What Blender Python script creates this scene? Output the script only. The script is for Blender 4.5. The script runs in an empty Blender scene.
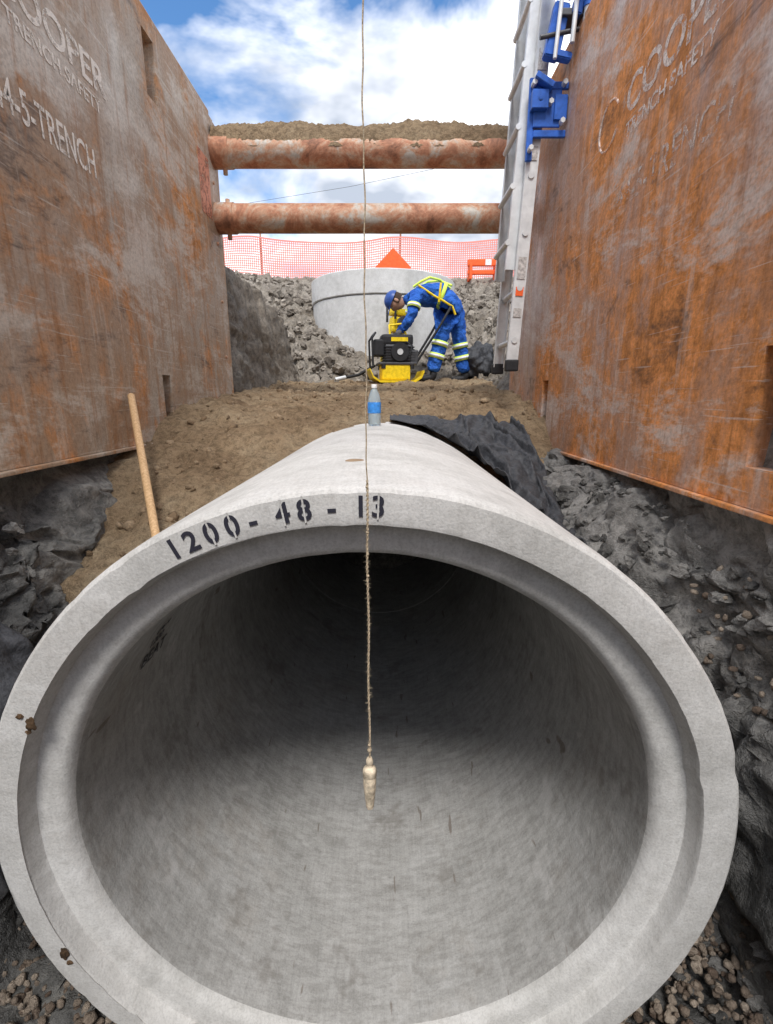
import bpy, bmesh, math, random
from mathutils import Vector, Matrix, noise
random.seed(7)
S=bpy.context.scene
R=math.radians
# ---------------------------------------------------------------- node helpers
class M:
    def __init__(s,name,rough=0.8,metal=0.0,spec=0.3):
        s.m=bpy.data.materials.new(name); s.m.use_nodes=True
        s.nt=s.m.node_tree; s.b=s.nt.nodes['Principled BSDF']
        s.b.inputs['Roughness'].default_value=rough
        s.b.inputs['Metallic'].default_value=metal
        s.b.inputs['Specular IOR Level'].default_value=spec
        s.tc=s.nt.nodes.new('ShaderNodeTexCoord')
        s.bumpn=None
    def n(s,t): return s.nt.nodes.new(t)
    def l(s,a,b): s.nt.links.new(a,b)
    def coord(s,scale=(1,1,1),rot=(0,0,0),kind='Object'):
        mp=s.n('ShaderNodeMapping'); mp.inputs['Scale'].default_value=scale; mp.inputs['Rotation'].default_value=rot
        s.l(s.tc.outputs[kind],mp.inputs['Vector']); return mp.outputs[0]
    def noise(s,scale,detail=4,rough=0.6,vec=None,dist=0.0):
        t=s.n('ShaderNodeTexNoise'); t.inputs['Scale'].default_value=scale; t.inputs['Detail'].default_value=detail
        t.inputs['Roughness'].default_value=rough; t.inputs['Distortion'].default_value=dist
        s.l(vec if vec else s.tc.outputs['Object'],t.inputs['Vector']); return t.outputs['Fac']
    def ramp(s,f,stops):
        r=s.n('ShaderNodeValToRGB'); e=r.color_ramp.elements
        while len(e)<len(stops): e.new(0.5)
        for i,(p,c) in enumerate(stops):
            e[i].position=p
            if not isinstance(c,(tuple,list)): c=(c,c,c)
            e[i].color=(*c[:3],1)
        s.l(f,r.inputs[0]); return r.outputs[0]
    def mix(s,f,a,b,mode='MIX'):
        x=s.n('ShaderNodeMix'); x.data_type='RGBA'; x.blend_type=mode
        for sock,v in ((x.inputs[0],f),(x.inputs[6],a),(x.inputs[7],b)):
            if isinstance(v,(int,float)): sock.default_value=v
            elif isinstance(v,(tuple,list)): sock.default_value=(*v[:3],1)
            else: s.l(v,sock)
        return x.outputs[2]
    def math(s,op,a,b=0.0):
        x=s.n('ShaderNodeMath'); x.operation=op
        for i,v in enumerate((a,b)):
            if isinstance(v,(int,float)): x.inputs[i].default_value=v
            else: s.l(v,x.inputs[i])
        return x.outputs[0]
    def add(s,*pairs):
        o=None
        for f,w in pairs:
            t=s.math('MULTIPLY',f,w); o=t if o is None else s.math('ADD',o,t)
        return o
    def attr(s,name):
        a=s.n('ShaderNodeAttribute'); a.attribute_name=name; return a.outputs['Fac']
    def col(s,v):
        if isinstance(v,(tuple,list)): s.b.inputs['Base Color'].default_value=(*v[:3],1)
        else: s.l(v,s.b.inputs['Base Color'])
    def rough(s,v): s.l(v,s.b.inputs['Roughness'])
    def bump(s,h,strength=0.5,dist=0.01):
        b=s.n('ShaderNodeBump'); b.inputs['Strength'].default_value=strength; b.inputs['Distance'].default_value=dist
        s.l(h,b.inputs['Height'])
        if s.bumpn: s.l(s.bumpn,b.inputs['Normal'])
        s.bumpn=b.outputs[0]; s.l(s.bumpn,s.b.inputs['Normal'])

def plain(name,c,rough=0.6,metal=0.0,var=0.25,scale=30,bump=0.15):
    m=M(name,rough,metal)
    nz=m.noise(scale,3,0.6)
    d=tuple(x*(1-var) for x in c); l=tuple(min(1,x*(1+var)) for x in c)
    m.col(m.ramp(nz,[(0.3,d),(0.7,l)]))
    if bump>.2: m.bump(nz,bump,0.004)
    return m.m

def concrete(name,base=0.43,kind='face'):
    m=M(name,0.85,0,0.25)
    big=m.noise(2.3,4,0.68,dist=0.4); mid=m.noise(17,4,0.74); fine=m.noise(210,2,0.7)
    c=m.ramp(big,[(0.3,(base*.82,base*.815,base*.79)),(0.50,(base,base*.99,base*.965)),(0.72,(base*1.10,base*1.095,base*1.08))])
    c=m.mix(0.36,c,m.ramp(mid,[(0.35,(.60,.59,.57)),(0.60,(1,1,1))]),'MULTIPLY')
    c=m.mix(0.30,c,m.ramp(fine,[(0.36,0.5),(0.56,1.0)]),'MULTIPLY')
    if kind!='ring':
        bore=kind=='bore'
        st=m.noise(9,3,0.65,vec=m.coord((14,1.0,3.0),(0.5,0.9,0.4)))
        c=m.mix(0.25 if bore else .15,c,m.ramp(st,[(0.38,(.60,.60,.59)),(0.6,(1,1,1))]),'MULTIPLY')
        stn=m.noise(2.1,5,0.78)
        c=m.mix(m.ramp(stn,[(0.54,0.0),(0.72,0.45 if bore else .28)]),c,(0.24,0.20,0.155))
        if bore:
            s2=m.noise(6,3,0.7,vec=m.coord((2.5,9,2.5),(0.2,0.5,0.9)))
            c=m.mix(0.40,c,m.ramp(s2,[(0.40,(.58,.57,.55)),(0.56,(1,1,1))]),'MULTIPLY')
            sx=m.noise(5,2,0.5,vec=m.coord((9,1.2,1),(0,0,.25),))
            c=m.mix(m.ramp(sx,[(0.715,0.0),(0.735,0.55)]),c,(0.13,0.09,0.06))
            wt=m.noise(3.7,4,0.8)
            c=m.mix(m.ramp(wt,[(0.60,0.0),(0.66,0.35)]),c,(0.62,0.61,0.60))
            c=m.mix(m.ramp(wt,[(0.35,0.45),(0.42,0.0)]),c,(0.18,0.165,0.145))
    m.col(c); m.bump(m.add((mid,.8),(fine,.2)),0.5,0.006)
    return m.m
MC=concrete('pipe_concrete',0.66)
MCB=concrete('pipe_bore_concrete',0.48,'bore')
MC2=concrete('manhole_concrete',0.64,'ring')

def steel(name,grey,brown,orange,pale,o_lo,o_hi,pl=.56):
    m=M(name,0.62,0.1,0.4)
    vs=m.coord((1,1,0.55))
    big=m.noise(0.9,5,0.70,vec=vs,dist=0.9); b2=m.noise(1.7,6,0.74,vec=vs,dist=0.5)
    c=m.ramp(big,[(0.32,grey),(0.45,brown),(0.52,tuple(.5*(a+b) for a,b in zip(brown,grey))),(0.62,grey),(.75,pale)])
    c=m.mix(m.ramp(b2,[(o_lo,0.0),(o_hi,1.0)]),c,m.ramp(m.noise(13,4,0.75),[(0.3,tuple(x*.5 for x in orange)),(0.5,orange),(.68,tuple(min(1,x*1.25+.03) for x in orange))]))
    ab=m.noise(2.0,6,0.80,vec=m.coord((1,.6,1.3),(0.6,0,0)),dist=0.3)
    c=m.mix(m.ramp(ab,[(pl-.05,0.0),(pl+.07,0.8)]),c,pale)
    c=m.mix(m.ramp(ab,[(0.32,0.8),(0.42,0.0)]),c,(0.085,0.055,0.042))
    st=m.noise(7,4,0.7,vec=m.coord((2.4,2.4,0.22)))
    c=m.mix(m.ramp(st,[(.34,.55),(.46,0.)]),c,tuple(x*.55 for x in orange))
    c=m.mix(m.ramp(st,[(.56,0.),(.66,.35)]),c,pale)
    for rr,sc in (((0.9,0,0),9),((-0.35,0,0),12)):
        sx=m.noise(sc,2,0.55,vec=m.coord((1,0.25,9),rr))
        c=m.mix(m.ramp(sx,[(0.66,0.0),(0.70,0.45)]),c,pale)
    fine=m.noise(60,4,0.78)
    c=m.mix(0.5,c,m.ramp(fine,[(0.34,0.4),(0.56,1.0)]),'MULTIPLY')
    m.col(c); m.rough(m.ramp(b2,[(0.35,0.36),(0.58,0.85)]))
    m.bump(m.add((ab,1.0),(fine,.25)),0.45,0.01)
    return m.m
MSL=steel('rusty_steel_brown',(.45,.38,.31),(.42,.28,.18),(.62,.27,.085),(.68,.62,.54),0.49,0.62,.54)
MSR=steel('rusty_steel_orange',(.52,.38,.33),(.54,.30,.19),(.72,.29,.085),(.72,.63,.57),0.44,0.57,.55)
def strut_mat():
    m=M('rusty_strut',0.65,0.1,0.35)
    a=m.noise(4,5,0.74,dist=.5)
    c=m.ramp(a,[(0.34,(.22,.10,.06)),(0.46,(.46,.21,.12)),(0.53,(.52,.32,.21)),(0.62,(.54,.50,.44))])
    f=m.noise(50,4,0.7); c=m.mix(0.45,c,m.ramp(f,[(0.3,.4),(.6,1.)]),'MULTIPLY')
    m.col(c); m.bump(m.add((a,1.),(f,.3)),0.4,0.01); return m.m
MST=strut_mat()
def clay():
    m=M('clay_soil',0.8,0,0.35)
    a=m.noise(2.6,5,0.7,dist=.6); b=m.noise(24,5,0.80); 
    c=m.ramp(a,[(0.32,(.065,.065,.065)),(0.48,(.13,.128,.122)),(0.64,(.28,.27,.25))])
    tan=m.ramp(a,[(0.4,(.21,.175,.135)),(0.6,(.34,.30,.25))])
    c=m.mix(m.attr('tan'),c,tan)
    c=m.mix(m.attr('pale'),c,m.ramp(a,[(0.35,(.17,.165,.155)),(0.6,(.37,.355,.335))]))
    c=m.mix(0.65,c,m.ramp(b,[(0.38,.22),(0.56,1.)]),'MULTIPLY')
    m.col(c); m.rough(m.ramp(a,[(0.4,0.42),(0.6,0.88)]))
    m.bump(b,0.8,0.03); return m.m
MCL=clay()
def sand():
    m=M('sand',0.95,0,0.1)
    a=m.noise(2.4,4,0.7); b=m.noise(28,5,0.8); f=m.noise(230,2,0.7)
    c=m.ramp(a,[(0.3,(.30,.205,.125)),(0.52,(.46,.335,.21)),(0.70,(.54,.42,.28))])
    c=m.mix(0.65,c,m.ramp(b,[(0.38,.35),(0.56,1.)]),'MULTIPLY')
    c=m.mix(0.4,c,m.ramp(f,[(0.38,.4),(0.56,1.)]),'MULTIPLY')
    m.col(c); m.bump(m.add((b,1.),(f,.25)),1.0,0.04); return m.m
MSA=sand()
def stone(name,lo,hi,sc=9):
    m=M(name,0.85,0,0.3)
    g=m.n('ShaderNodeNewGeometry')
    c=m.ramp(g.outputs['Random Per Island'],[(0.0,lo),(1.0,hi)])
    nz=m.noise(sc,5,0.78)
    c=m.mix(0.6,c,m.ramp(nz,[(0.38,.3),(0.56,1.)]),'MULTIPLY')
    m.col(c); m.bump(nz,0.8,0.04); return m.m
MGR=stone('pea_gravel',(.16,.11,.08),(.60,.50,.40),60)
MRB=stone('clay_rubble',(.15,.125,.10),(.44,.39,.33),14)
MRD=stone('dark_clods',(.09,.088,.084),(.28,.27,.255),20)
MSC=stone('sand_clods',(.25,.17,.10),(.46,.34,.22),30)
def fabric():
    m=M('black_geotextile',0.65,0,0.45)
    n=m.noise(40,4,.7); m.col(m.ramp(n,[(0.3,(.018,.019,.022)),(0.7,(.060,.062,.070))]))
    m.bump(m.noise(16,4,.65),0.7,0.02); return m.m
MFB=fabric()
def wornpaint(name,c,lo=.42,hi=.5,sc=18):
    m=M(name,0.7); m.col(c)
    m.l(m.ramp(m.noise(sc,4,0.8),[(lo,0.),(hi,1.)]),m.b.inputs['Alpha']); return m.m
MWP=wornpaint('worn_white_paint',(.86,.80,.72),.36,.52)
MWF=wornpaint('faded_white_paint',(.84,.74,.67),.40,.60)
MWG=wornpaint('ghost_white_paint',(.76,.64,.56),.46,.64)
MWS=wornpaint('worn_stencil',(.03,.03,.045),.30,.40,60)
MWI=wornpaint('worn_stencil_faint',(.06,.06,.065),.34,.48,70)
MWD=wornpaint('worn_orange_decal',(.66,.30,.20),.38,.52,10)
MALU=plain('aluminium',(.66,.67,.67),.4,.25,.15,14)
MWHT=plain('white_plastic',(.78,.78,.77),.45)
MBLU=plain('blue_paint',(.03,.12,.48),.4,.0,.3,20)
MBLK=plain('black_rubber',(.022,.022,.024),.6)
MENG=plain('engine_grey',(.08,.08,.085),.45,.3)
MYEL=plain('yellow_paint',(.85,.60,.02),.45,0,.2)
MORG=plain('orange_sheet',(.85,.13,.03),.6,0,.15)
MPNK=plain('orange_mesh_plastic',(.85,.30,.25),.6,0,.15)
MWOOD=M('wood',.6)
_n=MWOOD.noise(20,4,.6,vec=MWOOD.coord((6,6,.6))); MWOOD.col(MWOOD.ramp(_n,[(.3,(.45,.27,.13)),(.7,(.70,.48,.27))])); MWOOD=MWOOD.m
MSTR=plain('twine',(.50,.41,.29),.9,0,.4,200,.5)
MBOB=plain('plumb_bob_worn',(.66,.56,.42),.6,0,.5,90,.4)
MMUD=plain('mud',(.09,.055,.03),.9,0,.6,60,.8)
MCOV=M('blue_coverall',.8,0,.15)
_n=MCOV.noise(9,4,.65,dist=.6); MCOV.col(MCOV.ramp(_n,[(.3,(.015,.07,.34)),(.7,(.05,.19,.68))])); MCOV.bump(_n,1.0,.06); MCOV=MCOV.m
MHV=plain('hi_vis_band',(.70,.90,.12),.5,0,.1)
MSIL=plain('reflective_silver',(.78,.80,.81),.35,.1,.1)
MSKIN=plain('skin',(.50,.29,.20),.55,0,.12)
MHAIR=plain('hair',(.05,.03,.02),.8)
MGLV=plain('work_glove',(.12,.12,.13),.8)
m_=M('bottle_plastic',.08,0,.5); m_.col((.72,.86,.95)); m_.b.inputs['Transmission Weight'].default_value=.7; m_.b.inputs['IOR'].default_value=1.2; MWAT=m_.m
MLAB=plain('bottle_label',(.06,.28,.75),.4,0,.3,60)

# ---------------------------------------------------------------- mesh helpers
def finish(name,bm,mat,parent=None,smooth=True,loc=None,sharp=.6):
    me=bpy.data.meshes.new(name); bm.normal_update()
    if smooth and sharp:
        for e in bm.edges:
            if len(e.link_faces)==2 and e.calc_face_angle(0)>sharp: e.smooth=False
    bm.to_mesh(me); bm.free()
    for x in (mat if isinstance(mat,list) else [mat]): me.materials.append(x)
    if smooth: me.polygons.foreach_set('use_smooth',[True]*len(me.polygons))
    o=bpy.data.objects.new(name,me); S.collection.objects.link(o)
    if parent: o.parent=parent
    if loc: o.location=loc
    return o
def empty(name,loc=(0,0,0),rot=(0,0,0)):
    o=bpy.data.objects.new(name,None); S.collection.objects.link(o); o.location=loc; o.rotation_euler=rot; return o
def abox(bm,c,s,rot=None,mi=0):
    g=bmesh.ops.create_cube(bm,size=1)['verts']
    m=Matrix.Translation(c)@(rot.to_4x4() if rot is not None else Matrix())@Matrix.Diagonal((*s,1))
    bmesh.ops.transform(bm,matrix=m,verts=g)
    return g
def box(name,c,s,mat,parent=None,bev=0.0,rot=None):
    bm=bmesh.new(); abox(bm,c,s,rot)
    if bev: bmesh.ops.bevel(bm,geom=bm.edges[:],offset=bev,segments=2,affect='EDGES',profile=.6)
    return finish(name,bm,mat,parent,False)
def acyl(bm,p0,p1,r0,r1=None,seg=20,caps=True):
    p0=Vector(p0);p1=Vector(p1); r1=r0 if r1 is None else r1
    d=p1-p0; q=d.to_track_quat('Z','Y').to_matrix().to_4x4()
    bmesh.ops.create_cone(bm,cap_ends=caps,segments=seg,radius1=r0,radius2=r1,depth=d.length,matrix=Matrix.Translation((p0+p1)/2)@q)
def cyl(name,p0,p1,r0,mat,parent=None,r1=None,seg=24,smooth=True):
    bm=bmesh.new(); acyl(bm,p0,p1,r0,r1,seg); return finish(name,bm,mat,parent,smooth)
def tube(name,pts,r,mat,parent=None,cyclic=False):
    cu=bpy.data.curves.new(name,'CURVE'); cu.dimensions='3D'; cu.bevel_depth=r; cu.bevel_resolution=3
    sp=cu.splines.new('POLY'); sp.points.add(len(pts)-1)
    for i,p in enumerate(pts): sp.points[i].co=(*p,1)
    sp.use_cyclic_u=cyclic; cu.materials.append(mat); cu.use_fill_caps=True
    o=bpy.data.objects.new(name,cu); S.collection.objects.link(o)
    if parent:o.parent=parent
    return o
def lathe(name,prof,mat,axis_o=(0,0,0),axis='Z',seg=64,parent=None,jit=0):
    bm=bmesh.new(); rings=[]
    for r,h in prof:
        ring=[]
        for i in range(seg):
            a=2*math.pi*i/seg
            v=Vector((r*math.cos(a),r*math.sin(a),h))+Vector(axis_o)
            if jit: v+=noise.noise_vector(v*9)*jit
            ring.append(bm.verts.new(v))
        rings.append(ring)
    for a,b in zip(rings,rings[1:]):
        for i in range(seg):
            bm.faces.new((a[i],a[(i+1)%seg],b[(i+1)%seg],b[i]))
    bmesh.ops.recalc_face_normals(bm,faces=bm.faces[:])
    return finish(name,bm,mat,parent)
def text(body,size,mat,mw,parent,name='lettering',sx=1.0,ext=0.0006,off=0.0,align='LEFT',space=1.0):
    cu=bpy.data.curves.new(name,'FONT'); cu.body=body; cu.size=size; cu.extrude=ext; cu.offset=off
    cu.align_x=align; cu.space_character=space
    cu.materials.append(mat); o=bpy.data.objects.new(name,cu); S.collection.objects.link(o)
    o.parent=parent; o.matrix_local=mw@Matrix.Diagonal((sx,1,1,1)); return o
def skin(name,verts,edges,radii,mat,parent=None,sub=2,root=0):
    me=bpy.data.meshes.new(name); me.from_pydata([tuple(v) for v in verts],edges,[]); me.update()
    o=bpy.data.objects.new(name+'_tmp',me); S.collection.objects.link(o)
    sk=o.modifiers.new('s','SKIN'); sk.use_smooth_shade=True
    for i,d in enumerate(me.skin_vertices[0].data):
        r=radii[i]; d.radius=r if isinstance(r,tuple) else (r,r); d.use_root=(i==root)
    sb=o.modifiers.new('b','SUBSURF'); sb.levels=sub; sb.render_levels=sub
    dg=bpy.context.evaluated_depsgraph_get(); dg.update()
    nm=bpy.data.meshes.new_from_object(o.evaluated_get(dg)); nm.materials.clear(); nm.materials.append(mat)
    for p in nm.polygons: p.use_smooth=True
    bpy.data.objects.remove(o); o=bpy.data.objects.new(name,nm); S.collection.objects.link(o)
    if parent:o.parent=parent
    return o

# ---------------------------------------------------------------- ground
PX,PZ,PY0=-0.043,-0.894,0.78; RO,RI=0.75,0.61
def stn(y,G,*p): return (y,[(-600,G),(-14,G),(-3.2,G),*p,(3.2,G),(14,G),(600,G)])
flat=((-1.5,1.6),(-1.3,1.6),(-1,1.6),(-.7,1.6),(-.3,1.6),(.3,1.6),(.6,1.6),(.9,1.6),(1.1,1.6),(1.2,1.6))
box_sec=((-1.42,1.72),(-1.31,-.27),(-1.0,-1.42),(-.7,-1.45),(-.35,-1.76),(.3,-1.76),(.62,-1.45),(.88,-1.40),(1.04,-.34),(1.17,1.75))
box_sec2=((-1.42,1.72),(-1.31,-.27),(-1.05,-.9),(-.8,-1.2),(-.35,-1.76),(.3,-1.76),(.68,-.80),(.86,-.58),(1.04,-.34),(1.17,1.75))
box_sec3=((-1.42,1.72),(-1.31,-.27),(-1.05,-.6),(-.8,-.9),(-.35,-1.76),(.3,-1.76),(.62,-.53),(.86,-.40),(1.04,-.32),(1.17,1.75))
ST=[stn(-300,1.6,*flat),stn(-8,1.6,*flat),
    stn(-5,1.6,*box_sec), stn(0.95,1.6,*box_sec), stn(1.6,1.6,*box_sec2), stn(2.4,1.6,*box_sec3), stn(4.0,1.6,*box_sec3),
    stn(4.25,1.5,(-1.36,1.08),(-1.25,.0),(-1.1,-.25),(-.7,-.25),(-.35,-.25),(.3,-.25),(.62,-.2),(.95,-.15),(1.08,.1),(1.18,1.0)),
    stn(5.1,1.4,(-1.27,1.0),(-1.18,.05),(-1.1,-.1),(-.7,-.1),(-.35,-.1),(.3,-.1),(.62,-.1),(1.0,-.05),(1.2,.25),(1.35,.9)),
    stn(6.05,1.3,(-1.16,.80),(-1.09,.15),(-1.02,.05),(-.7,.05),(-.35,.05),(.3,.05),(.7,.05),(1.1,.05),(1.4,.3),(1.7,.8)),
    stn(6.5,1.3,(-1.9,.62),(-1.5,.45),(-1.1,.28),(-.7,.2),(-.35,.12),(.3,.12),(.8,.1),(1.2,.15),(1.5,.45),(1.8,.85)),
    stn(7.1,1.6,(-2.2,1.1),(-1.6,.9),(-1.2,.78),(-.7,.66),(-.35,.6),(.3,.55),(.8,.5),(1.2,.5),(1.6,.75),(2.0,1.1)),
    stn(8.4,2.0,(-2.2,1.75),(-1.7,1.6),(-1.2,1.45),(-.7,1.2),(-.35,1.1),(.3,1.1),(.8,1.1),(1.2,1.25),(1.7,1.5),(2.2,1.7)),
    stn(9.8,2.2,(-2.2,2.05),(-1.7,1.95),(-1.2,1.85),(-.7,1.8),(-.35,1.7),(.3,1.7),(.8,1.7),(1.2,1.75),(1.7,1.85),(2.2,2.0)),
    stn(11.2,2.5,*[(x,2.48) for x in (-2.2,-1.7,-1.2,-.7,-.35,.3,.8,1.2,1.7,2.2)]),
    stn(900,2.55,*[(x,2.55) for x in (-2.2,-1.7,-1.2,-.7,-.35,.3,.8,1.2,1.7,2.2)])]
NS=[4,8,14,40,64,16,8,6,8,16,64,40,14,8,4]
def section(y):
    for (ya,a),(yb,b) in zip(ST,ST[1:]):
        if ya<=y<=yb:
            t=(y-ya)/(yb-ya); return [((1-t)*p[0]+t*q[0],(1-t)*p[1]+t*q[1]) for p,q in zip(a,b)]
ys=[-300,-100,-30,-12,-8,-6.5,-5,-4,-3,-2.5,-2,-1.5,-1,-.5,-.2]
y=0.0
while y<4.0: ys.append(y); y+=0.018
while y<7.4: ys.append(y); y+=0.03
while y<12: ys.append(y); y+=0.08
ys+= [12.5,13.5,15,18,22,28,40,60,100,200,400,900]
verts=[]; tans=[]; pales=[]; ncol=0
for y in ys:
    c=section(y); cnt=0
    for k in range(len(NS)):
        n=NS[k]
        for i in range(n+(1 if k==len(NS)-1 else 0)):
            t=i/n; x=c[k][0]*(1-t)+c[k+1][0]*t; z=c[k][1]*(1-t)+c[k+1][1]*t
            p=Vector((x,y,z)); amp=1.0
            if y<4.05:
                if z>-.2: amp=0.0
                elif z>-.40: amp=(-.2-z)/.20
                if abs(x)<.60: amp=0
            if abs(x)>20 or y>30 or y<-6: amp=0
            elif y>11: amp=.4
            if amp>0:
                big=noise.noise_vector(p*2.3)*.10
                md=noise.noise_vector(Vector((p.x*8,p.y*7,p.z*9))+Vector((9,3,1)))*.065
                vd=noise.voronoi(p*8)[0]; ch=(vd[1]-vd[0])
                vd2=noise.voronoi(p*21)[0]; ch2=(vd2[1]-vd2[0])
                rough=max(.25,min(1,.7+1.6*noise.noise(p*1.7+Vector((3,8,2)))))
                sm=(noise.noise_vector(p*24)*.026+noise.noise_vector(p*55)*.013)*rough
                side=-1 if x>0 else 1
                d=big+md+sm
                if y<6.1 and abs(x)>.6: d+=Vector((side,0,.3))*((ch-.25)*.09+(ch2-.25)*.045)*rough
                else: d+=Vector((0,0,1))*((ch-.2)*.12+(ch2-.2)*.04)
                if 4<y<6.1:
                    d*=.6
                    if x<-.95 and y>4.7: d=d*.5+Vector((.05*noise.noise(Vector((y*11,z*.6,0)))+.03*noise.noise(Vector((y*27,z*.8,5))),0,0))
                p+=d*amp
            if .6<y<4.1:
                rx,rz=p.x-PX,p.z-PZ; rr=math.hypot(rx,rz)
                if rr<.68: f=.68/max(rr,1e-4); p.x=PX+rx*f; p.z=PZ+rz*f
            verts.append(p[:]); tans.append(min(1,(y-4.0)/1.2+.4) if y>4 else 0.0)
            pales.append(max(0,min(.75,.75*(p.z+1.15)/.5)) if (x>.55 and y<4) else 0.0); cnt+=1
    ncol=cnt
faces=[(r*ncol+i,r*ncol+i+1,(r+1)*ncol+i+1,(r+1)*ncol+i) for r in range(len(ys)-1) for i in range(ncol-1)]
def pymesh(name,verts,faces,mat,smooth=True,parent=None):
    me=bpy.data.meshes.new(name); me.from_pydata(verts,[],faces); me.update(); me.materials.append(mat)
    if smooth: me.polygons.foreach_set('use_smooth',[True]*len(me.polygons))
    o=bpy.data.objects.new(name,me); S.collection.objects.link(o)
    if parent: o.parent=parent
    return o
g_=pymesh('ground',verts,faces,MCL)
at=g_.data.attributes.new('tan','FLOAT','POINT'); at.data.foreach_set('value',tans)
at=g_.data.attributes.new('pale','FLOAT','POINT'); at.data.foreach_set('value',pales)

def lerp(pts,y):
    if y<=pts[0][0]: return pts[0][1]
    for (a,za),(b,zb) in zip(pts,pts[1:]):
        if a<=y<=b: t=(y-a)/(b-a); return za*(1-t)+zb*t
    return pts[-1][1]
LP=[(.9,-1.6),(1.15,-1.25),(1.4,-.90),(1.62,-.62),(2.0,-.44),(2.3,-.32),(2.6,-.19),(3.0,-.09)]
RP=[(.9,-2.0),(1.7,-1.5),(2.2,-.95),(2.5,-.62),(2.8,-.35),(3.1,-.18),(3.4,-.06)]
def sand_z(x,y):
    if y<3.4:
        w=min(1,max(0,x/.4)); z=lerp(LP,y)*(1-w)+lerp(RP,y)*w
        if y>3.0: z+=(y-3.0)*.082*(1-w)
    else: z=-.09+(y-3.0)*.082
    z+=.05*noise.noise(Vector((x*2.2,y*2.2,0)))+.042*noise.noise(Vector((x*6,y*6,3)))+.022*noise.noise(Vector((x*17,y*17,1)))+.012*noise.noise(Vector((x*45,y*45,1)))
    z+=.07*max(0,abs(x+.05)-.7)
    if y<2.2: z-=.12*max(0,-x-.85)/.3*(2.2-y)
    return z
vs=[];y=.92;nr=0
while y<7.0:
    for i in range(141):
        x=-1.38+2.75*i/140 
        z=sand_z(x,y)
        xx=x*(1+max(0,y-4.2)*.12)
        if y<4.4 and abs(xx-PX)<.70: z=max(z,PZ+math.sqrt(.70**2-(xx-PX)**2))
        vs.append((xx,y,z))
    nr+=1; y+=.02 if y<4.2 else .03
pymesh('sand_backfill',vs,[(r*141+i,r*141+i+1,(r+1)*141+i+1,(r+1)*141+i) for r in range(nr-1) for i in range(140)],MSA)

ICO={}
def ico(sub):
    if sub not in ICO:
        bm=bmesh.new(); bmesh.ops.create_icosphere(bm,subdivisions=sub,radius=1); bm.verts.ensure_lookup_table()
        ICO[sub]=([v.co.copy() for v in bm.verts],[tuple(v.index for v in f.verts) for f in bm.faces]); bm.free()
    return ICO[sub]
def clods(name,mat,pts,sub=2,flat=True,sq=.7,rough=.28):
    V_,F_=ico(sub); vs=[];fs=[]
    for (c,r) in pts:
        q=Matrix.Rotation(random.uniform(0,6.28),3,Vector((random.random(),random.random(),random.random()+.01)).normalized())
        sc=Vector((r*random.uniform(.8,1.4),r*random.uniform(.7,1.2),r*random.uniform(sq*.8,sq*1.2)))
        off=Vector((random.random()*50,random.random()*50,0)); b=len(vs); c=Vector(c)
        for v in V_:
            d=v*(1+rough*noise.noise(v*1.4+off)*2+rough*.8*noise.noise(v*4+off))
            vs.append((q@Vector((d.x*sc.x,d.y*sc.y,d.z*sc.z))+c)[:])
        fs+=[tuple(i+b for i in f) for f in F_]
    return pymesh(name,vs,fs,mat,not flat)
def gz_at(x,yy):
    c=section(yy)
    for a,b in zip(c,c[1:]):
        if a[0]<=x<=b[0]: return a[1]+(b[1]-a[1])*(x-a[0])/(b[0]-a[0])
    return 0
gp=[]
for i in range(4200):
    x=random.choice((random.uniform(.40,1.0),random.uniform(-1.08,-.45))); yy=random.uniform(.35,1.4)
    if yy>1.05 and random.random()<.6: continue
    gp.append(((x,yy,max(gz_at(x,yy),-1.46)+random.uniform(-.004,.03)),random.uniform(.007,.014)))
clods('gravel',MGR,gp,1,False,.75,.12)
rp=[]
for i in range(2200):
    yy=random.uniform(6.5,10.6); x=random.uniform(-3.4,3.0)
    if (x+.055)**2+(yy-8.2)**2<1.12**2: continue
    rp.append(((x,yy,gz_at(x,yy)+.02),random.choice((.015,.02,.03,.04,.05,.075))*random.uniform(.7,1.2)))
clods('rubble',MRB,rp,2,True,.8,.45)
dp=[]
for i in range(520):
    sd=random.random()<.35
    yy=random.uniform(.6,2.4 if not sd else 1.6); t=random.random()
    if sd: x=-1.27+.28*t; z=-.35-1.05*t
    else: x=random.uniform(.74,1.0); z=gz_at(x,yy)+.01
    dp.append(((x,yy,z),random.choice((.006,.009,.014,.020))*random.uniform(.7,1.3)))
clods('clay_clods',MRD,dp,2,True,.8,.4)
sp=[]
for i in range(1100):
    yy=random.uniform(1.7,6.3); x=random.uniform(-1.15,1.0)*(1+max(0,yy-4.2)*.12)
    if yy<2.7 and x>-.75: continue
    sp.append(((x,yy,sand_z(x/(1+max(0,yy-4.2)*.12),yy)+.002),random.choice((.006,.010,.014,.024))*random.uniform(.6,1.2)))
clods('sand_clumps',MSC,sp,1,False)

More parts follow.
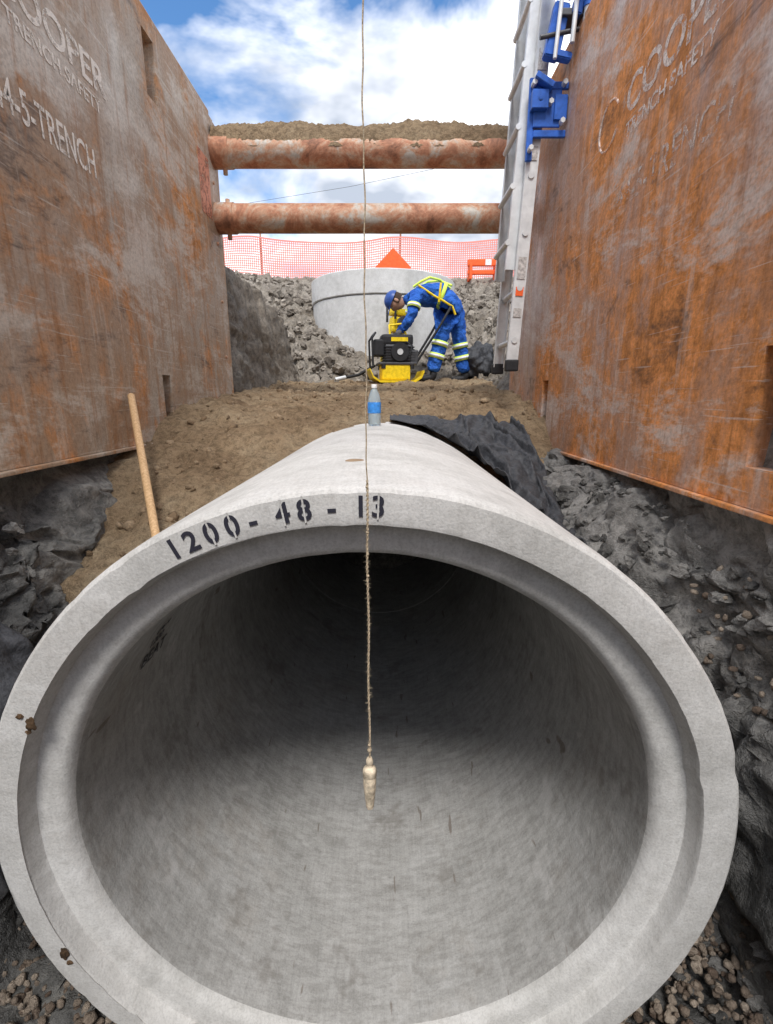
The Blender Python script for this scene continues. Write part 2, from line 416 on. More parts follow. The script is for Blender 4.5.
# ---------------------------------------------------------------- concrete pipe
pipe=empty('concrete_pipe')
L=3.5
prof=[(RO,L),(RO,2.0),(RO,.9),(RO,.3),(RO,.05),(RO-.001,.016),(RO-.004,.005),(RO-.010,.0005),(RO-.02,0),(.71,0),(.690,0.0),(.6845,.0015),(.6825,.005),(.6815,.012),(.677,.040),(.6755,.0435),(.672,.0445),(.655,.0455),(.632,.048),(.624,.052),(.617,.060),(.6125,.072),(.6105,.088),(.61,.12),(.61,.5),(.61,1.2),(.61,2.0),(.61,2.38),(.613,2.385),(.613,2.40),(.61,2.405),(.61,L),(RO,L)]
bm=bmesh.new(); seg=200; rings=[]
for r,h in prof:
    ring=[]
    for i in range(seg):
        a=2*math.pi*i/seg
        cx=PX-(.008 if r<.685 else 0)
        chip=max(0,noise.noise(Vector((math.cos(a)*14,math.sin(a)*14,5)))-.35)*.010 if .67<r<.695 or (r>.72 and h<.03) else 0
        rr=r+.0022*noise.noise(Vector((math.cos(a)*3,math.sin(a)*3,h*2)))+.0009*noise.noise(Vector((math.cos(a)*30,math.sin(a)*30,h*9)))-chip
        ring.append(bm.verts.new((cx+rr*math.cos(a),PY0+h+chip*.5,PZ+rr*math.sin(a))))
    rings.append(ring)
for j,(a,b) in enumerate(zip(rings,rings[1:])):
    for i in range(seg):
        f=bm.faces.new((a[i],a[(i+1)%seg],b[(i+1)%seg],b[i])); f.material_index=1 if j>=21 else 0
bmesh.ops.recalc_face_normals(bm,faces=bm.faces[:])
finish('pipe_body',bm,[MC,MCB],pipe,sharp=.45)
lathe('lift_plug',[(0.0,.002),(.018,.002),(.024,.0)],plain('plug_brown',(.28,.20,.13),.9),(PX-.03,1.12,PZ+RO-.001),'Z',24,pipe)
for ch,ang in zip("1200-48-13",(-26.4,-23.7,-20.7,-17.6,-14.7,-10.5,-7.6,-3.9,0.0,2.35)):
    a=R(ang); r=.700
    X=Vector((math.cos(a),0,-math.sin(a))); Y=Vector((math.sin(a),0,math.cos(a))); Z=Vector((0,-1,0))
    def fm(rr,dy=0):
        p=Vector((PX,PY0-.0018-dy,PZ))+Y*rr
        return Matrix((( X.x,Y.x,Z.x,p.x),(X.y,Y.y,Z.y,p.y),(X.z,Y.z,Z.z,p.z),(0,0,0,1)))
    text(ch,.050,MWS,fm(r),pipe,'stencil_digit',1.0,.0004,.0010,'CENTER')
    if ch in '0483': 
        o=box('stencil_gap',(0,0,0),(.0030,.046,.0012),MC,pipe); o.matrix_local=fm(r+.018,.0006)
for body,ang,yy,sz in (("BEAT",157,1.06,.055),("1200",151,1.06,.036),("C76 M",147,1.06,.026)):
    a=R(ang); rr=RI-.004
    p=Vector((PX-.008+rr*math.cos(a),yy,PZ+rr*math.sin(a)))
    Z=Vector((-math.cos(a),0,-math.sin(a))); X=Vector((0,1,0)); Y=Z.cross(X)
    mw=Matrix(((X.x,Y.x,Z.x,p.x),(X.y,Y.y,Z.y,p.y),(X.z,Y.z,Z.z,p.z),(0,0,0,1)))
    text(body,sz,MWI,mw,pipe,'inner_stencil',1,.0004)
def fleck(name,x,z,s,seed,sz=.8):
    bm=bmesh.new()
    g=bmesh.ops.create_icosphere(bm,subdivisions=4,radius=1)['verts']
    for v in g:
        d=v.co*(1+.55*noise.noise(v.co*1.5+Vector((seed,0,0)))+.18*noise.noise(v.co*5+Vector((seed,0,0)))); v.co=Vector((d.x*s,d.y*.003,d.z*s*sz))+Vector((x,PY0-.001,z))
    finish(name,bm,MMUD,pipe)
fleck('mud_fleck',-.665,-.595,.010,3,1.3); fleck('mud_fleck_b',-.690,-1.16,.009,8,1.5); fleck('mud_fleck_c',-.682,-.578,.006,5); fleck('mud_fleck_d',-.683,-1.185,.006,15); fleck('mud_fleck_e',-.672,-.612,.005,25)

# ---------------------------------------------------------------- trench box panels
def slab(name,x0,x1,yb,zb,holes,mat,parent):
    bm=bmesh.new(); ny,nz=len(yb)-1,len(zb)-1
    def ish(i,j): return not(0<=i<ny and 0<=j<nz) or (i,j) in holes
    def q(*p): bm.faces.new([bm.verts.new(v) for v in p])
    for i in range(ny):
        for j in range(nz):
            if (i,j) in holes: continue
            a,b,c,d=yb[i],yb[i+1],zb[j],zb[j+1]
            for X in (x0,x1): q((X,a,c),(X,b,c),(X,b,d),(X,a,d))
            if ish(i-1,j): q((x0,a,c),(x1,a,c),(x1,a,d),(x0,a,d))
            if ish(i+1,j): q((x0,b,c),(x1,b,c),(x1,b,d),(x0,b,d))
            if ish(i,j-1): q((x0,a,c),(x1,a,c),(x1,b,c),(x0,b,c))
            if ish(i,j+1): q((x0,a,d),(x1,a,d),(x1,b,d),(x0,b,d))
    bmesh.ops.remove_doubles(bm,verts=bm.verts[:],dist=.0005)
    bmesh.ops.recalc_face_normals(bm,faces=bm.faces[:])
    return finish(name,bm,mat,parent,False)
tb=empty('trench_box')
XL,XR=-1.25,1.0
slab('side_panel_a',-1.37,XL,[-1.6,2.78,2.88,2.95,3.08,4.0],[-.235,-.18,.12,1.54,1.84,1.925],{(1,1),(3,3)},MSL,tb)
slab('side_panel_b',XR,1.12,[-1.6,1.19,1.33,3.07,3.17,4.0],[-.300,-.23,-.19,.1,.13,1.86],{(1,2),(1,3),(3,1),(3,2)},MSR,tb)
box('cutting_edge_a',(-1.247,1.19,-.245),(.03,5.56,.016),MSL,tb,.004)
box('cutting_edge_b',(.998,1.19,-.310),(.03,5.56,.016),MSR,tb,.004)
box('end_post_a',(-1.325,4.04,.85),(.14,.075,2.16),MSL,tb,.008)
box('end_post_b',(1.07,4.04,.78),(.13,.075,2.16),MSR,tb,.008)
box('top_rail_a',(-1.325,1.19,1.95),(.13,5.56,.045),MSL,tb,.01)
box('top_rail_b',(1.07,1.2,1.885),(.12,5.6,.045),MSR,tb,.01)
for yy in (3.45,): box('seam_vertical_a',(XL+.0008,yy,.85),(.004,.006,2.1),MSL,tb)
bm=bmesh.new()
for zz in (-.1,.3,.7,1.1,1.5): acyl(bm,(XL,3.92,zz),(XL+.010,3.92,zz),.012,.010,10); acyl(bm,(XR,3.94,zz),(XR-.014,3.94,zz),.014,.010,10)
finish('bolts',bm,MST,tb,False)
ml=lambda y,z:Matrix(((0,0,1,XL+.0015),(1,0,0,y),(0,1,0,z),(0,0,0,1)))
mr=lambda y,z:Matrix(((0,0,-1,XR-.0015),(-1,0,0,y),(0,1,0,z),(0,0,0,1)))
text("COOPER",.155,MWP,ml(1.86,1.285),tb,'lettering',1.05,.0005,.003)
text("TRENCH SAFETY",.072,MWP,ml(1.90,1.20),tb,'lettering',1.02,.0005,.001)
text("44-5-TRENCH",.155,MWP,ml(1.79,.915),tb,'lettering',.60,.0005,.001)
text("COOPER",.175,MWF,mr(2.34,1.14),tb,'lettering',1.0,.0005,.003)
text("TRENCH SAFETY",.078,MWF,mr(2.32,1.05),tb,'lettering',.98,.0005,.001)
text("44-5-TRENCH",.150,MWG,mr(2.34,.78),tb,'lettering',.80,.0005,.000)
def ring(name,mfun,y,z,r):
    pts=[]; m=mfun(y,z)
    for i in range(40):
        a=R(30)+R(300)*i/39; pts.append((m@Vector((r*math.cos(a),r*math.sin(a),0))))
    tube(name,pts,.005,MWF,tb)
ring('logo_ring',mr,2.50,1.18,.095); ring('logo_ring_b',ml,1.70,1.34,.085)
bm=bmesh.new(); abox(bm,(XL+.002,3.74,1.42),(.003,.2,.38)); finish('warning_decal',bm,MWD,tb,False)
def strut(nm,y,z,r):
    a=XL; b=XR
    bm=bmesh.new(); n=60; seg=28; rg=[]
    for k in range(n+1):
        x=a+(b-a)*k/n; row=[]
        for i in range(seg):
            t=2*math.pi*i/seg; rr=r*(1+.012*noise.noise(Vector((x*4,math.cos(t)*2,math.sin(t)*2+z))))
            row.append(bm.verts.new((x,y+rr*math.cos(t),z+rr*math.sin(t))))
        rg.append(row)
    for p,q in zip(rg,rg[1:]):
        for i in range(seg): bm.faces.new((p[i],p[(i+1)%seg],q[(i+1)%seg],q[i]))
    bmesh.ops.recalc_face_normals(bm,faces=bm.faces[:]); finish(nm,bm,MST,tb)
    for s,e in ((a,1),(b,-1)):
        cyl(nm+'_socket',(s,y,z),(s+e*.13,y,z),r*1.06,MST,tb)
        cyl(nm+'_pin',(s+e*.08,y,z-r*1.45),(s+e*.08,y,z+r*1.3),.016,MST,tb,seg=10)
SY=3.97
strut('strut_upper',SY,1.715,.100); strut('strut_lower',SY,1.285,.098)
strut('strut_rear',.70,1.62,.05)
vs=[];NJ=25
for i in range(281):
    x=-1.24+2.23*i/280
    for j in range(NJ):
        t=-1+2*j/(NJ-1); yy=SY+.008+t*.106*(1+.12*noise.noise(Vector((x*7,t,9))))
        h=.085*(1-t*t)*(1+.40*noise.noise(Vector((x*2,t,0)))+.2*noise.noise(Vector((x*9,t*2,4)))+.16*noise.noise(Vector((x*30,t*5,4))))
        z=1.715+math.sqrt(max(0,.1**2-(yy-SY)**2)) -.006+h+.010*noise.noise(Vector((x*55,t*9,0)))
        vs.append((x,yy,z))
pymesh('sand_on_strut',vs,[(r*NJ+i,r*NJ+i+1,(r+1)*NJ+i+1,(r+1)*NJ+i) for r in range(280) for i in range(NJ-1)],MSA)

# ---------------------------------------------------------------- geotextile
def cloth(name,fn,nu,nv):
    vs=[fn(i/nu,j/nv) for i in range(nu+1) for j in range(nv+1)]; n=nv+1
    o=pymesh(name,vs,[(r*n+i,r*n+i+1,(r+1)*n+i+1,(r+1)*n+i) for r in range(nu) for i in range(nv)],MFB)
    md=o.modifiers.new('t','SOLIDIFY'); md.thickness=.004; return o
def f1(u,v):
    x=.02+.78*u
    yn=2.72-1.08*u**1.15+.05*noise.noise(Vector((u*6,0,0)))+.03*noise.noise(Vector((u*19,3,0)))
    y=yn+(3.2-.25*u-yn)*v
    rel=x-PX
    arc=PZ+math.sqrt(max(0,(RO+.010)**2-rel*rel)) if abs(rel)<RO+.009 else -9
    s=-.70+.54*min(1,max(0,(y-1.6)/1.4))
    z=max(arc,s)
    if arc>-5: z+=.03*math.exp(-abs(arc-s)/.06)
    w=min(1,max(0,u-.12)*2.2)
    q=x*13+y*3.2+1.6*noise.noise(Vector((x*1.8,y*1.3,4)))
    fold=1-abs(2*noise.noise(Vector((q,y*.8,0))))
    fold=fold*fold
    q2=x*24-y*7; fold2=noise.noise(Vector((q2,y*3.5,7)))
    z+=.008+w*(.090*fold*(1-.4*v)+.034*fold2+.010*noise.noise(Vector((x*30,y*30,2))))
    x+=w*.04*noise.noise(Vector((q*1.5,y*2,9)))
    y+=w*.03*noise.noise(Vector((q*1.2,y*3,19)))
    return (x,y,z)
cloth('geotextile_sheet',f1,150,120)
def f2(u,v):
    y=.60+.62*u; t=v*(.62+.2*math.sin(u*5))
    x=-1.13+.36*t; z=-.56-.55*t-.06*u
    d=.05*abs(noise.noise(Vector((u*5,v*1.5,0))))+.04*noise.noise(Vector((u*4,v*4,0)))
    return (x+.05+d,y,z+.04)
cloth('geotextile_sheet',f2,60,40)

# ---------------------------------------------------------------- plumb line
pl=empty('plumb_line')
sx,sy=-.029,.70
pts=[]; z=1.58
while z>-.60:
    pts.append((sx+.0008*math.sin(z*31)+.0006*math.sin(z*83),sy+.0008*math.cos(z*27),z)); z-=.012
tube('string_upper',[p for p in pts if p[2]>-.13],.0010,MSTR,pl)
def helix(z0,z1,r,ph):
    o=[]; z=z0
    while z>z1:
        a=z*420+ph; o.append((sx+r*math.cos(a)+.0008*math.sin(z*31),sy+r*math.sin(a),z)); z-=.0022
    return o
tube('twine_strand_a',helix(-.12,-.602,.0010,0),.0011,MSTR,pl)
tube('twine_strand_b',helix(-.12,-.602,.0010,3.14),.0011,MSTR,pl)
bm=bmesh.new()
for i in range(230):
    z=random.uniform(-.59,-.14); a=random.uniform(0,6.28); l=random.uniform(.003,.008)
    p0=Vector((sx,sy,z)); p1=p0+Vector((math.cos(a)*l,math.sin(a)*l,random.uniform(-.003,.004)))
    acyl(bm,p0,p1,.0003,.0001,4)
finish('twine_fray',bm,MSTR,pl)
bm=bmesh.new()
for z,r in ((-.20,.0026),(-.235,.0024),(-.27,.0027),(-.13,.0024),(-.585,.004),(-.575,.003)):
    bmesh.ops.create_icosphere(bm,subdivisions=2,radius=r,matrix=Matrix.Translation((sx,sy,z)))
finish('twine_knots',bm,MSTR,pl)
zb=-.600
lathe('bob',[(0,0),(.004,0),(.006,-.004),(.0062,-.010),(.0045,-.014),(.0055,-.018),(.0108,-.022),(.0120,-.026),(.0120,-.034),(.0108,-.036),(.0112,-.038),(.0112,-.052),(.0098,-.070),(.0082,-.086),(.0070,-.098),(.0062,-.102),(.0,-.103)],MBOB,(sx,sy,zb),'Z',28,pl,0)

# ---------------------------------------------------------------- water bottle
wb=empty('water_bottle',(-.062,2.50,PZ+RO+.001))
lathe('bottle_body',[(0,.004),(.022,.0),(.031,.004),(.033,.012),(.031,.03),(.033,.05),(.0315,.06),(.033,.07),(.033,.12),(.031,.135),(.024,.160),(.014,.178),(.0125,.182),(.0125,.19)],MWAT,(0,0,0),'Z',32,wb)
lathe('bottle_cap',[(0,.204),(.0135,.204),(.0145,.202),(.0145,.188),(.0145,.186)],MWHT,(0,0,0),'Z',24,wb)
lathe('bottle_label',[(.0337,.062),(.0340,.066),(.0340,.112),(.0337,.116)],MLAB,(0,0,0),'Z',32,wb)

# ---------------------------------------------------------------- wooden handle
wh=empty('wooden_tool_handle')
bm=bmesh.new(); acyl(bm,(-.795,1.60,-.56),(-1.225,2.37,.0),.0155,.0165,18); 
bmesh.ops.create_uvsphere(bm,u_segments=16,v_segments=8,radius=.0175,matrix=Matrix.Translation((-1.225,2.37,.0)))
finish('handle_shaft',bm,MWOOD,wh)

# ---------------------------------------------------------------- ladder + mount
ld=empty('extension_ladder')
D=Vector((.045,0,1)).normalized(); SX=Vector((0,1,0)); NX=SX.cross(D).normalized()
rot=Matrix((NX,SX,D)).transposed()
bm=bmesh.new(); LX=.785
def rail(y,x0,z0,z1,w):
    Lr=(z1-z0)/D.z; c=Vector((x0,y,z0))+D*Lr/2
    abox(bm,c,(w,.005,Lr),rot)
    for s in (-1,1): abox(bm,c+NX*s*w/2+SX*(.013 if y<3.3 else -.013),(.005,.030,Lr),rot)
rail(3.14,LX,.20,3.3,.066); rail(3.53,LX,.20,3.3,.066)
rail(3.18,LX-.03,.75,3.6,.060); rail(3.49,LX-.03,.75,3.6,.060)
for k in range(10):
    c=Vector((LX,3.335,.20))+D*(.14+.3*k); acyl(bm,c-SX*.205,c+SX*.205,.018,seg=14)
    c2=Vector((LX-.06,3.335,.85))+D*(.05+.3*k); acyl(bm,c2-SX*.16,c2+SX*.16,.016,seg=14)
finish('rails_and_rungs',bm,MALU,ld,False)
bm=bmesh.new()
for k in range(10):
    c=Vector((LX,3.135,.20))+D*(.14+.3*k); acyl(bm,c,c-SX*.004,.017,seg=12)
finish('rung_ends',bm,MENG,ld,False)
bm=bmesh.new()
for k,hh in ((.55,.12),(1.15,.07),(1.60,.10),(.30,.05)):
    c=Vector((LX,3.1345,.20))+D*k; abox(bm,c,(.048,.004,hh),rot)
finish('rail_labels',bm,plain('label',(.45,.42,.40),.5,0,.5,60),ld,False)
for yy in (3.14,3.53): box('ladder_foot',(LX-.002,yy,.19),(.080,.05,.07),MBLK,ld,.01)
box('orange_label',Vector((LX,3.1335,.20))+D*.42,(.045,.004,.05),MORG,ld,0,rot)
box('hook_bar',(.90,3.34,1.62),(.22,.03,.03),MENG,ld,.004)

mb=empty('ladder_mount_bracket',(-.13,-.76,-.12))
bm=bmesh.new()
abox(bm,(.935,3.88,1.62),(.035,.02,.40)); abox(bm,(1.04,3.87,1.55),(.18,.02,.035)); abox(bm,(1.04,3.87,1.78),(.18,.02,.035))
abox(bm,(1.09,3.86,1.67),(.07,.03,.12)); abox(bm,(.97,3.85,1.70),(.09,.05,.09))
abox(bm,(1.02,3.865,1.67),(.15,.012,.18)); abox(bm,(.985,3.83,1.78),(.11,.05,.03),Matrix.Rotation(.5,3,'Y'))
bmesh.ops.bevel(bm,geom=bm.edges[:],offset=.003,segments=1,affect='EDGES'); finish('bracket_plates',bm,MBLU,mb,False)
bm=bmesh.new()
for x,z in ((.935,1.78),(.935,1.47),(1.1,1.60),(1.1,1.78),(1.03,1.69),(.97,1.70)): acyl(bm,(x,3.87,z),(x,3.825,z),.014,seg=6)
finish('bracket_bolts',bm,MALU,mb,False)
bm=bmesh.new(); Rc=Matrix.Rotation(.18,3,'Y')
abox(bm,(1.02,3.80,1.98),(.08,.06,.24),Rc); abox(bm,(1.05,3.78,2.17),(.10,.07,.08),Rc); abox(bm,(.98,3.8,2.24),(.06,.05,.16),Rc); abox(bm,(1.11,3.76,2.06),(.05,.05,.07),Rc); abox(bm,(1.05,3.79,1.87),(.11,.05,.035),Rc)
bmesh.ops.bevel(bm,geom=bm.edges[:],offset=.006,segments=2,affect='EDGES'); finish('clamp_body',bm,MBLU,mb,False)
cyl('clamp_post',(1.16,3.74,1.99),(1.20,3.70,2.85),.024,MALU,mb)
cyl('clamp_post_thin',(1.09,3.74,1.90),(1.12,3.72,2.8),.012,MALU,mb)
for zz in (2.05,2.18,2.31): 
    t=(zz-1.99)/.86; cyl('post_collar',(1.16+.04*t,3.74-.04*t,zz),(1.161+.04*t,3.738-.04*t,zz+.03),.031,MBLU if zz<2.1 else MENG,mb)
cyl('white_tube',(1.115,3.70,2.10),(1.14,3.69,2.42),.030,MWHT,mb)
cyl('clamp_screw',(1.0,3.72,1.82),(1.02,3.72,2.15),.010,MALU,mb)
bm=bmesh.new(); acyl(bm,(.93,3.77,1.94),(1.2,3.77,1.99),.011); acyl(bm,(.93,3.77,2.12),(1.18,3.77,2.16),.011); finish('cross_rods',bm,MENG,mb)
box('mount_foot',(1.14,3.82,2.042),(.22,.14,.03),MENG,mb,.004)

# ---------------------------------------------------------------- manhole rings
mh=empty('concrete_manhole_ring')
def rng(nm,z0,z1,ro,ri): lathe(nm,[(ri,z0),(ro-.01,z0),(ro,z0+.01),(ro,(z0+z1)/2),(ro,z1-.012),(ro-.012,z1),(ri,z1),(ri,z0)],MC2,(-.055,8.2,0),'Z',72,mh,.004)
rng('ring_lower',.45,1.37,1.10,.95); rng('ring_upper',1.378,1.70,1.118,.96)

# ---------------------------------------------------------------- safety fence
fn=empty('safety_fence')
bm=bmesh.new()
def fz(x): return 2.48+.05*math.sin(x*1.1)+.03*math.sin(x*3)
def fy(x): return 12.0+.12*math.sin(x*.9)+.05*math.sin(x*2.7)
def ft(x): return .99+.03*math.sin(x*2+1)-.05*abs(math.sin(x*1.05))
N=400; W=9.5
for i in range(N):
    x=-W+2*W*i/N; g=.0095; z0=fz(x); z1=z0+ft(x); y=fy(x)
    bm.faces.new([bm.verts.new(v) for v in ((x-g,y,z0),(x+g,y,z0),(x+g,y,z1),(x-g,y,z1))])
for k in range(21):
    t=k/20; prev=None; hw=.0095 if k not in(0,20) else .018
    for i in range(N+1):
        x=-W+2*W*i/N; zc=fz(x)+ft(x)*t; y=fy(x)-.003
        cur=(bm.verts.new((x,y,zc-hw)),bm.verts.new((x,y,zc+hw)))
        if prev: bm.faces.new((prev[0],cur[0],cur[1],prev[1]))
        prev=cur
finish('fence_mesh',bm,MPNK,fn,False)
bm=bmesh.new()
for x in (-8.6,-5.7,-2.85,.3,2.9,5.8,8.6): acyl(bm,(x,fy(x)+.03,2.3),(x+.02,fy(x)+.03,3.62),.02,seg=8)
finish('fence_posts',bm,MST,fn,False)
sg=empty('road_work_sign')
cz=2.31; cx=.12; yy=9.62; hw=.33
bm=bmesh.new()
vs=[(cx-hw,yy,cz),(cx,yy,cz+hw),(cx+hw,yy,cz),(cx,yy,cz-hw)]
f=bm.faces.new([bm.verts.new(v) for v in vs]); e=bmesh.ops.extrude_face_region(bm,geom=[f])
bmesh.ops.translate(bm,vec=(0,.01,0),verts=[v for v in e['geom'] if isinstance(v,bmesh.types.BMVert)])
finish('sign_panel',bm,MORG,sg,False)
cyl('sign_post',(cx,yy+.03,1.6),(cx,yy+.03,cz+.2),.015,MENG,sg)
ob=empty('orange_barrier',(1.95,10.6,2.33))
box('barrier_beam',(0,0,.30),(.62,.08,.13),MORG,ob,.02); box('barrier_beam_low',(0,0,.12),(.62,.06,.09),MORG,ob,.02)
for x in (-.26,.26): box('barrier_leg',(x,0,.12),(.05,.3,.30),MORG,ob,.01)
box('barrier_stripe',(.1,-.045,.30),(.12,.01,.11),MWHT,ob)
tube('power_line',[(-25,30,8.0),(-2,30,11.3),(5,30,12.6),(24,30,16.5)],.008,MBLK)

# ---------------------------------------------------------------- worker
gz=.17
wk=empty('construction_worker',(.76,6.28,gz))
V=[(.05,0,.93),(-.05,0,1.00),(-.19,0,1.05),(-.34,0,1.04),(-.48,0,.985),(-.56,0,.94),
   (-.03,-.10,.88),(-.10,-.13,.50),(-.20,-.14,.12),
   (.10,.10,.88),(.16,.12,.50),(.24,.13,.12),
   (-.41,-.18,.99),(-.46,-.25,.76),(-.58,-.20,.60),
   (-.41,.18,.99),(-.47,.25,.76),(-.62,.18,.61)]
E=[(0,1),(1,2),(2,3),(3,4),(4,5),(0,6),(6,7),(7,8),(0,9),(9,10),(10,11),(3,12),(12,13),(13,14),(3,15),(15,16),(16,17)]
Rr=[(.165,.150),(.150,.155),(.145,.16),(.14,.165),(.085,.085),.055,.125,.092,.088,.125,.092,.088,.082,.064,.047,.082,.064,.047]
cv=skin('coverall',V,E,Rr,MCOV,wk,4)
for v in cv.data.vertices:
    p=v.co; v.co=p+v.normal*(.014*noise.noise(Vector((p.x*9,p.y*9,p.z*16)))+.008*noise.noise(p*26))
def boot(nm,p):
    p=Vector(p)
    skin(nm,[p+Vector((0.02,0,.03)),p+Vector((.015,0,-.06)),p+Vector((-.09,0,-.075)),p+Vector((-.17,0,-.082))],[(0,1),(1,2),(2,3)],[.062,.055,.045,.034],MBLK,wk,2)
boot('boot_l',V[8]); boot('boot_r',V[11])
def hand(nm,p,sgn):
    p=Vector(p)
    skin(nm+'_palm',[p,p+Vector((-.035,0,-.03)),p+Vector((-.065,0,-.05))],[(0,1),(1,2)],[.026,(.022,.038),(.018,.040)],MGLV,wk,2)
    for k in range(4):
        o=Vector((0,(-.033+.022*k),0)); ln=(.85,1,.95,.75)[k]
        b=p+Vector((-.065,0,-.05))+o
        skin(nm+'_finger',[b,b+Vector((-.035*ln,0,-.012)),b+Vector((-.05*ln,0,-.038*ln)),b+Vector((-.032*ln,0,-.058*ln))],[(0,1),(1,2),(2,3)],[.010,.0095,.0085,.0075],MGLV,wk,1)
    t=p+Vector((-.03,-sgn*.03,-.035))
    skin(nm+'_thumb',[t,t+Vector((-.005,-sgn*.025,-.03)),t+Vector((-.03,-sgn*.01,-.052))],[(0,1),(1,2)],[.012,.011,.009],MGLV,wk,1)
hand('hand_l',V[14],-1); hand('hand_r',V[17],1)
hd=empty('head',(-.65,-.01,.955)); hd.parent=wk; hd.rotation_euler=(0,R(-68),0)
bm=bmesh.new(); g=bmesh.ops.create_uvsphere(bm,u_segments=32,v_segments=24,radius=1)['verts']
for v in g:
    x,y,z=v.co; w=1-.30*max(0,-z); 
    xx=x*.098*(w if x>0 else 1-.18*max(0,-z)); yy_=y*.077*w; zz=z*.118
    if x<-.6:
        if abs(y)<.22 and -.35<z<.12: xx-=.020*(1-abs(y)/.22)*(1-abs(z+.18)/.3)
        if .0<z<.22 and .2<abs(y)<.5: xx+=.007
        if -.62<z<-.45 and abs(y)<.3: xx-=.004
        if z<-.75: xx-=.008
    v.co=(xx,yy_,zz)
finish('skull',bm,MSKIN,hd,sharp=0)
bm=bmesh.new()
for s in (-1,1): bmesh.ops.create_uvsphere(bm,u_segments=12,v_segments=8,radius=1,matrix=Matrix.Translation((.008,s*.078,-.005))@Matrix.Diagonal((.018,.008,.03,1)))
finish('ears',bm,MSKIN,hd)
bm=bmesh.new()
for s in (-1,1): bmesh.ops.create_uvsphere(bm,u_segments=12,v_segments=8,radius=.010,matrix=Matrix.Translation((-.084,s*.030,.012)))
finish('eyes',bm,MWHT,hd)
bm=bmesh.new()
for s in (-1,1): bmesh.ops.create_uvsphere(bm,u_segments=8,v_segments=6,radius=.005,matrix=Matrix.Translation((-.0925,s*.030,.012)))
abox(bm,(-.094,0,-.062),(.004,.038,.006))
finish('pupils_and_mouth',bm,MHAIR,hd)
bm=bmesh.new(); g=bmesh.ops.create_uvsphere(bm,u_segments=24,v_segments=16,radius=1)['verts']
for v in g: v.co=(v.co.x*.103+.008,v.co.y*.082,v.co.z*.118)
bmesh.ops.delete(bm,geom=[v for v in bm.verts if v.co.z<-.05 or (v.co.x<-.03 and v.co.z<.05)],context='VERTS'); finish('hair',bm,MHAIR,hd)
bm=bmesh.new(); g=bmesh.ops.create_uvsphere(bm,u_segments=28,v_segments=16,radius=1)['verts']
for v in g: v.co=(v.co.x*.118,v.co.y*.10,v.co.z*.105+.035)
bmesh.ops.delete(bm,geom=[v for v in bm.verts if v.co.z<.02],context='VERTS')
abox(bm,(-.135,0,.03),(.085,.13,.008),Matrix.Rotation(-.15,3,'Y')); finish('hard_hat',bm,plain('hat_blue',(.03,.08,.30),.35),hd)
def band(nm,a,b,t,r,w,mat,el=1.0):
    a=Vector(a);b=Vector(b); c=a.lerp(b,t); d=(b-a).normalized()
    bm=bmesh.new(); q=d.to_track_quat('Z','Y').to_matrix().to_4x4(); seg=28; rr=[]
    for h in (-w/2,w/2):
        rr.append([bm.verts.new((q@Vector((r*math.cos(6.2832*i/seg),r*el*math.sin(6.2832*i/seg),h)))+c) for i in range(seg)])
    for i in range(seg): bm.faces.new((rr[0][i],rr[0][(i+1)%seg],rr[1][(i+1)%seg],rr[1][i]))
    o=finish(nm,bm,mat,wk); m=o.modifiers.new('s','SOLIDIFY'); m.thickness=.006
for (k,l) in ((7,8),(10,11)):
    for t in (.12,.50):
        r0=.100 if t<.3 else .097
        band('leg_band',V[k],V[l],t,r0,.06,MHV); band('leg_stripe',V[k],V[l],t,r0+.0025,.028,MSIL)
for (k,l) in ((12,13),(15,16)):
    band('arm_band',V[k],V[l],.55,.080,.05,MHV); band('arm_stripe',V[k],V[l],.55,.0825,.022,MSIL)
band('waist_band',V[1],V[2],.3,.162,.045,MHV,1.0)
tube('harness_strap',[(-.44,-.11,1.10),(-.35,-.155,1.15),(-.25,-.13,1.20),(-.12,-.02,1.195),(.02,.07,1.12)],.014,MHV,wk)
tube('harness_strap_b',[(-.44,.11,1.10),(-.35,.14,1.15),(-.25,.10,1.20),(-.12,.02,1.195),(.02,-.08,1.12)],.014,MHV,wk)
tube('harness_side',[(-.39,-.20,1.10),(-.30,-.182,1.05),(-.20,-.172,.99),(-.08,-.172,.93),(.02,-.18,.87),(.06,-.17,.78)],.013,MYEL,wk)
tube('harness_loop',[(-.12,-.17,1.13),(-.13,-.185,1.03),(-.14,-.175,.92)],.013,MYEL,wk)

# ---------------------------------------------------------------- plate compactor
pc=empty('plate_compactor',(.115,6.12,.165),(0,0,R(8)))
bm=bmesh.new(); pf=[(-.34,.14),(-.30,.05),(-.22,.0),(.20,.0),(.28,.05),(.31,.12)]
pr=None
for (x,z) in pf:
    cur=[bm.verts.new((x,-.22,z)),bm.verts.new((x,.22,z)),bm.verts.new((x,.22,z+.025)),bm.verts.new((x,-.22,z+.025))]
    if pr:
        for i in range(4): bm.faces.new((pr[i],pr[(i+1)%4],cur[(i+1)%4],cur[i]))
    else: bm.faces.new(cur)
    pr=cur
bm.faces.new(pr[::-1]); bmesh.ops.recalc_face_normals(bm,faces=bm.faces[:]); finish('base_plate',bm,MYEL,pc,False)
box('exciter_housing',(-.02,-.02,.12),(.34,.30,.18),MYEL,pc,.02)
box('deck',(0,0,.22),(.46,.36,.03),MENG,pc,.008)
box('engine_block',(.02,0,.34),(.34,.28,.20),MENG,pc,.02)
bm=bmesh.new()
for k in range(6): abox(bm,(.02,0,.26+.03*k),(.37,.30,.008))
finish('cooling_fins',bm,MBLK,pc,False)
cyl('recoil_cover',(.02,-.14,.35),(.02,-.19,.35),.105,MBLK,pc); cyl('recoil_hub',(.02,-.19,.35),(.02,-.20,.35),.035,MALU,pc)
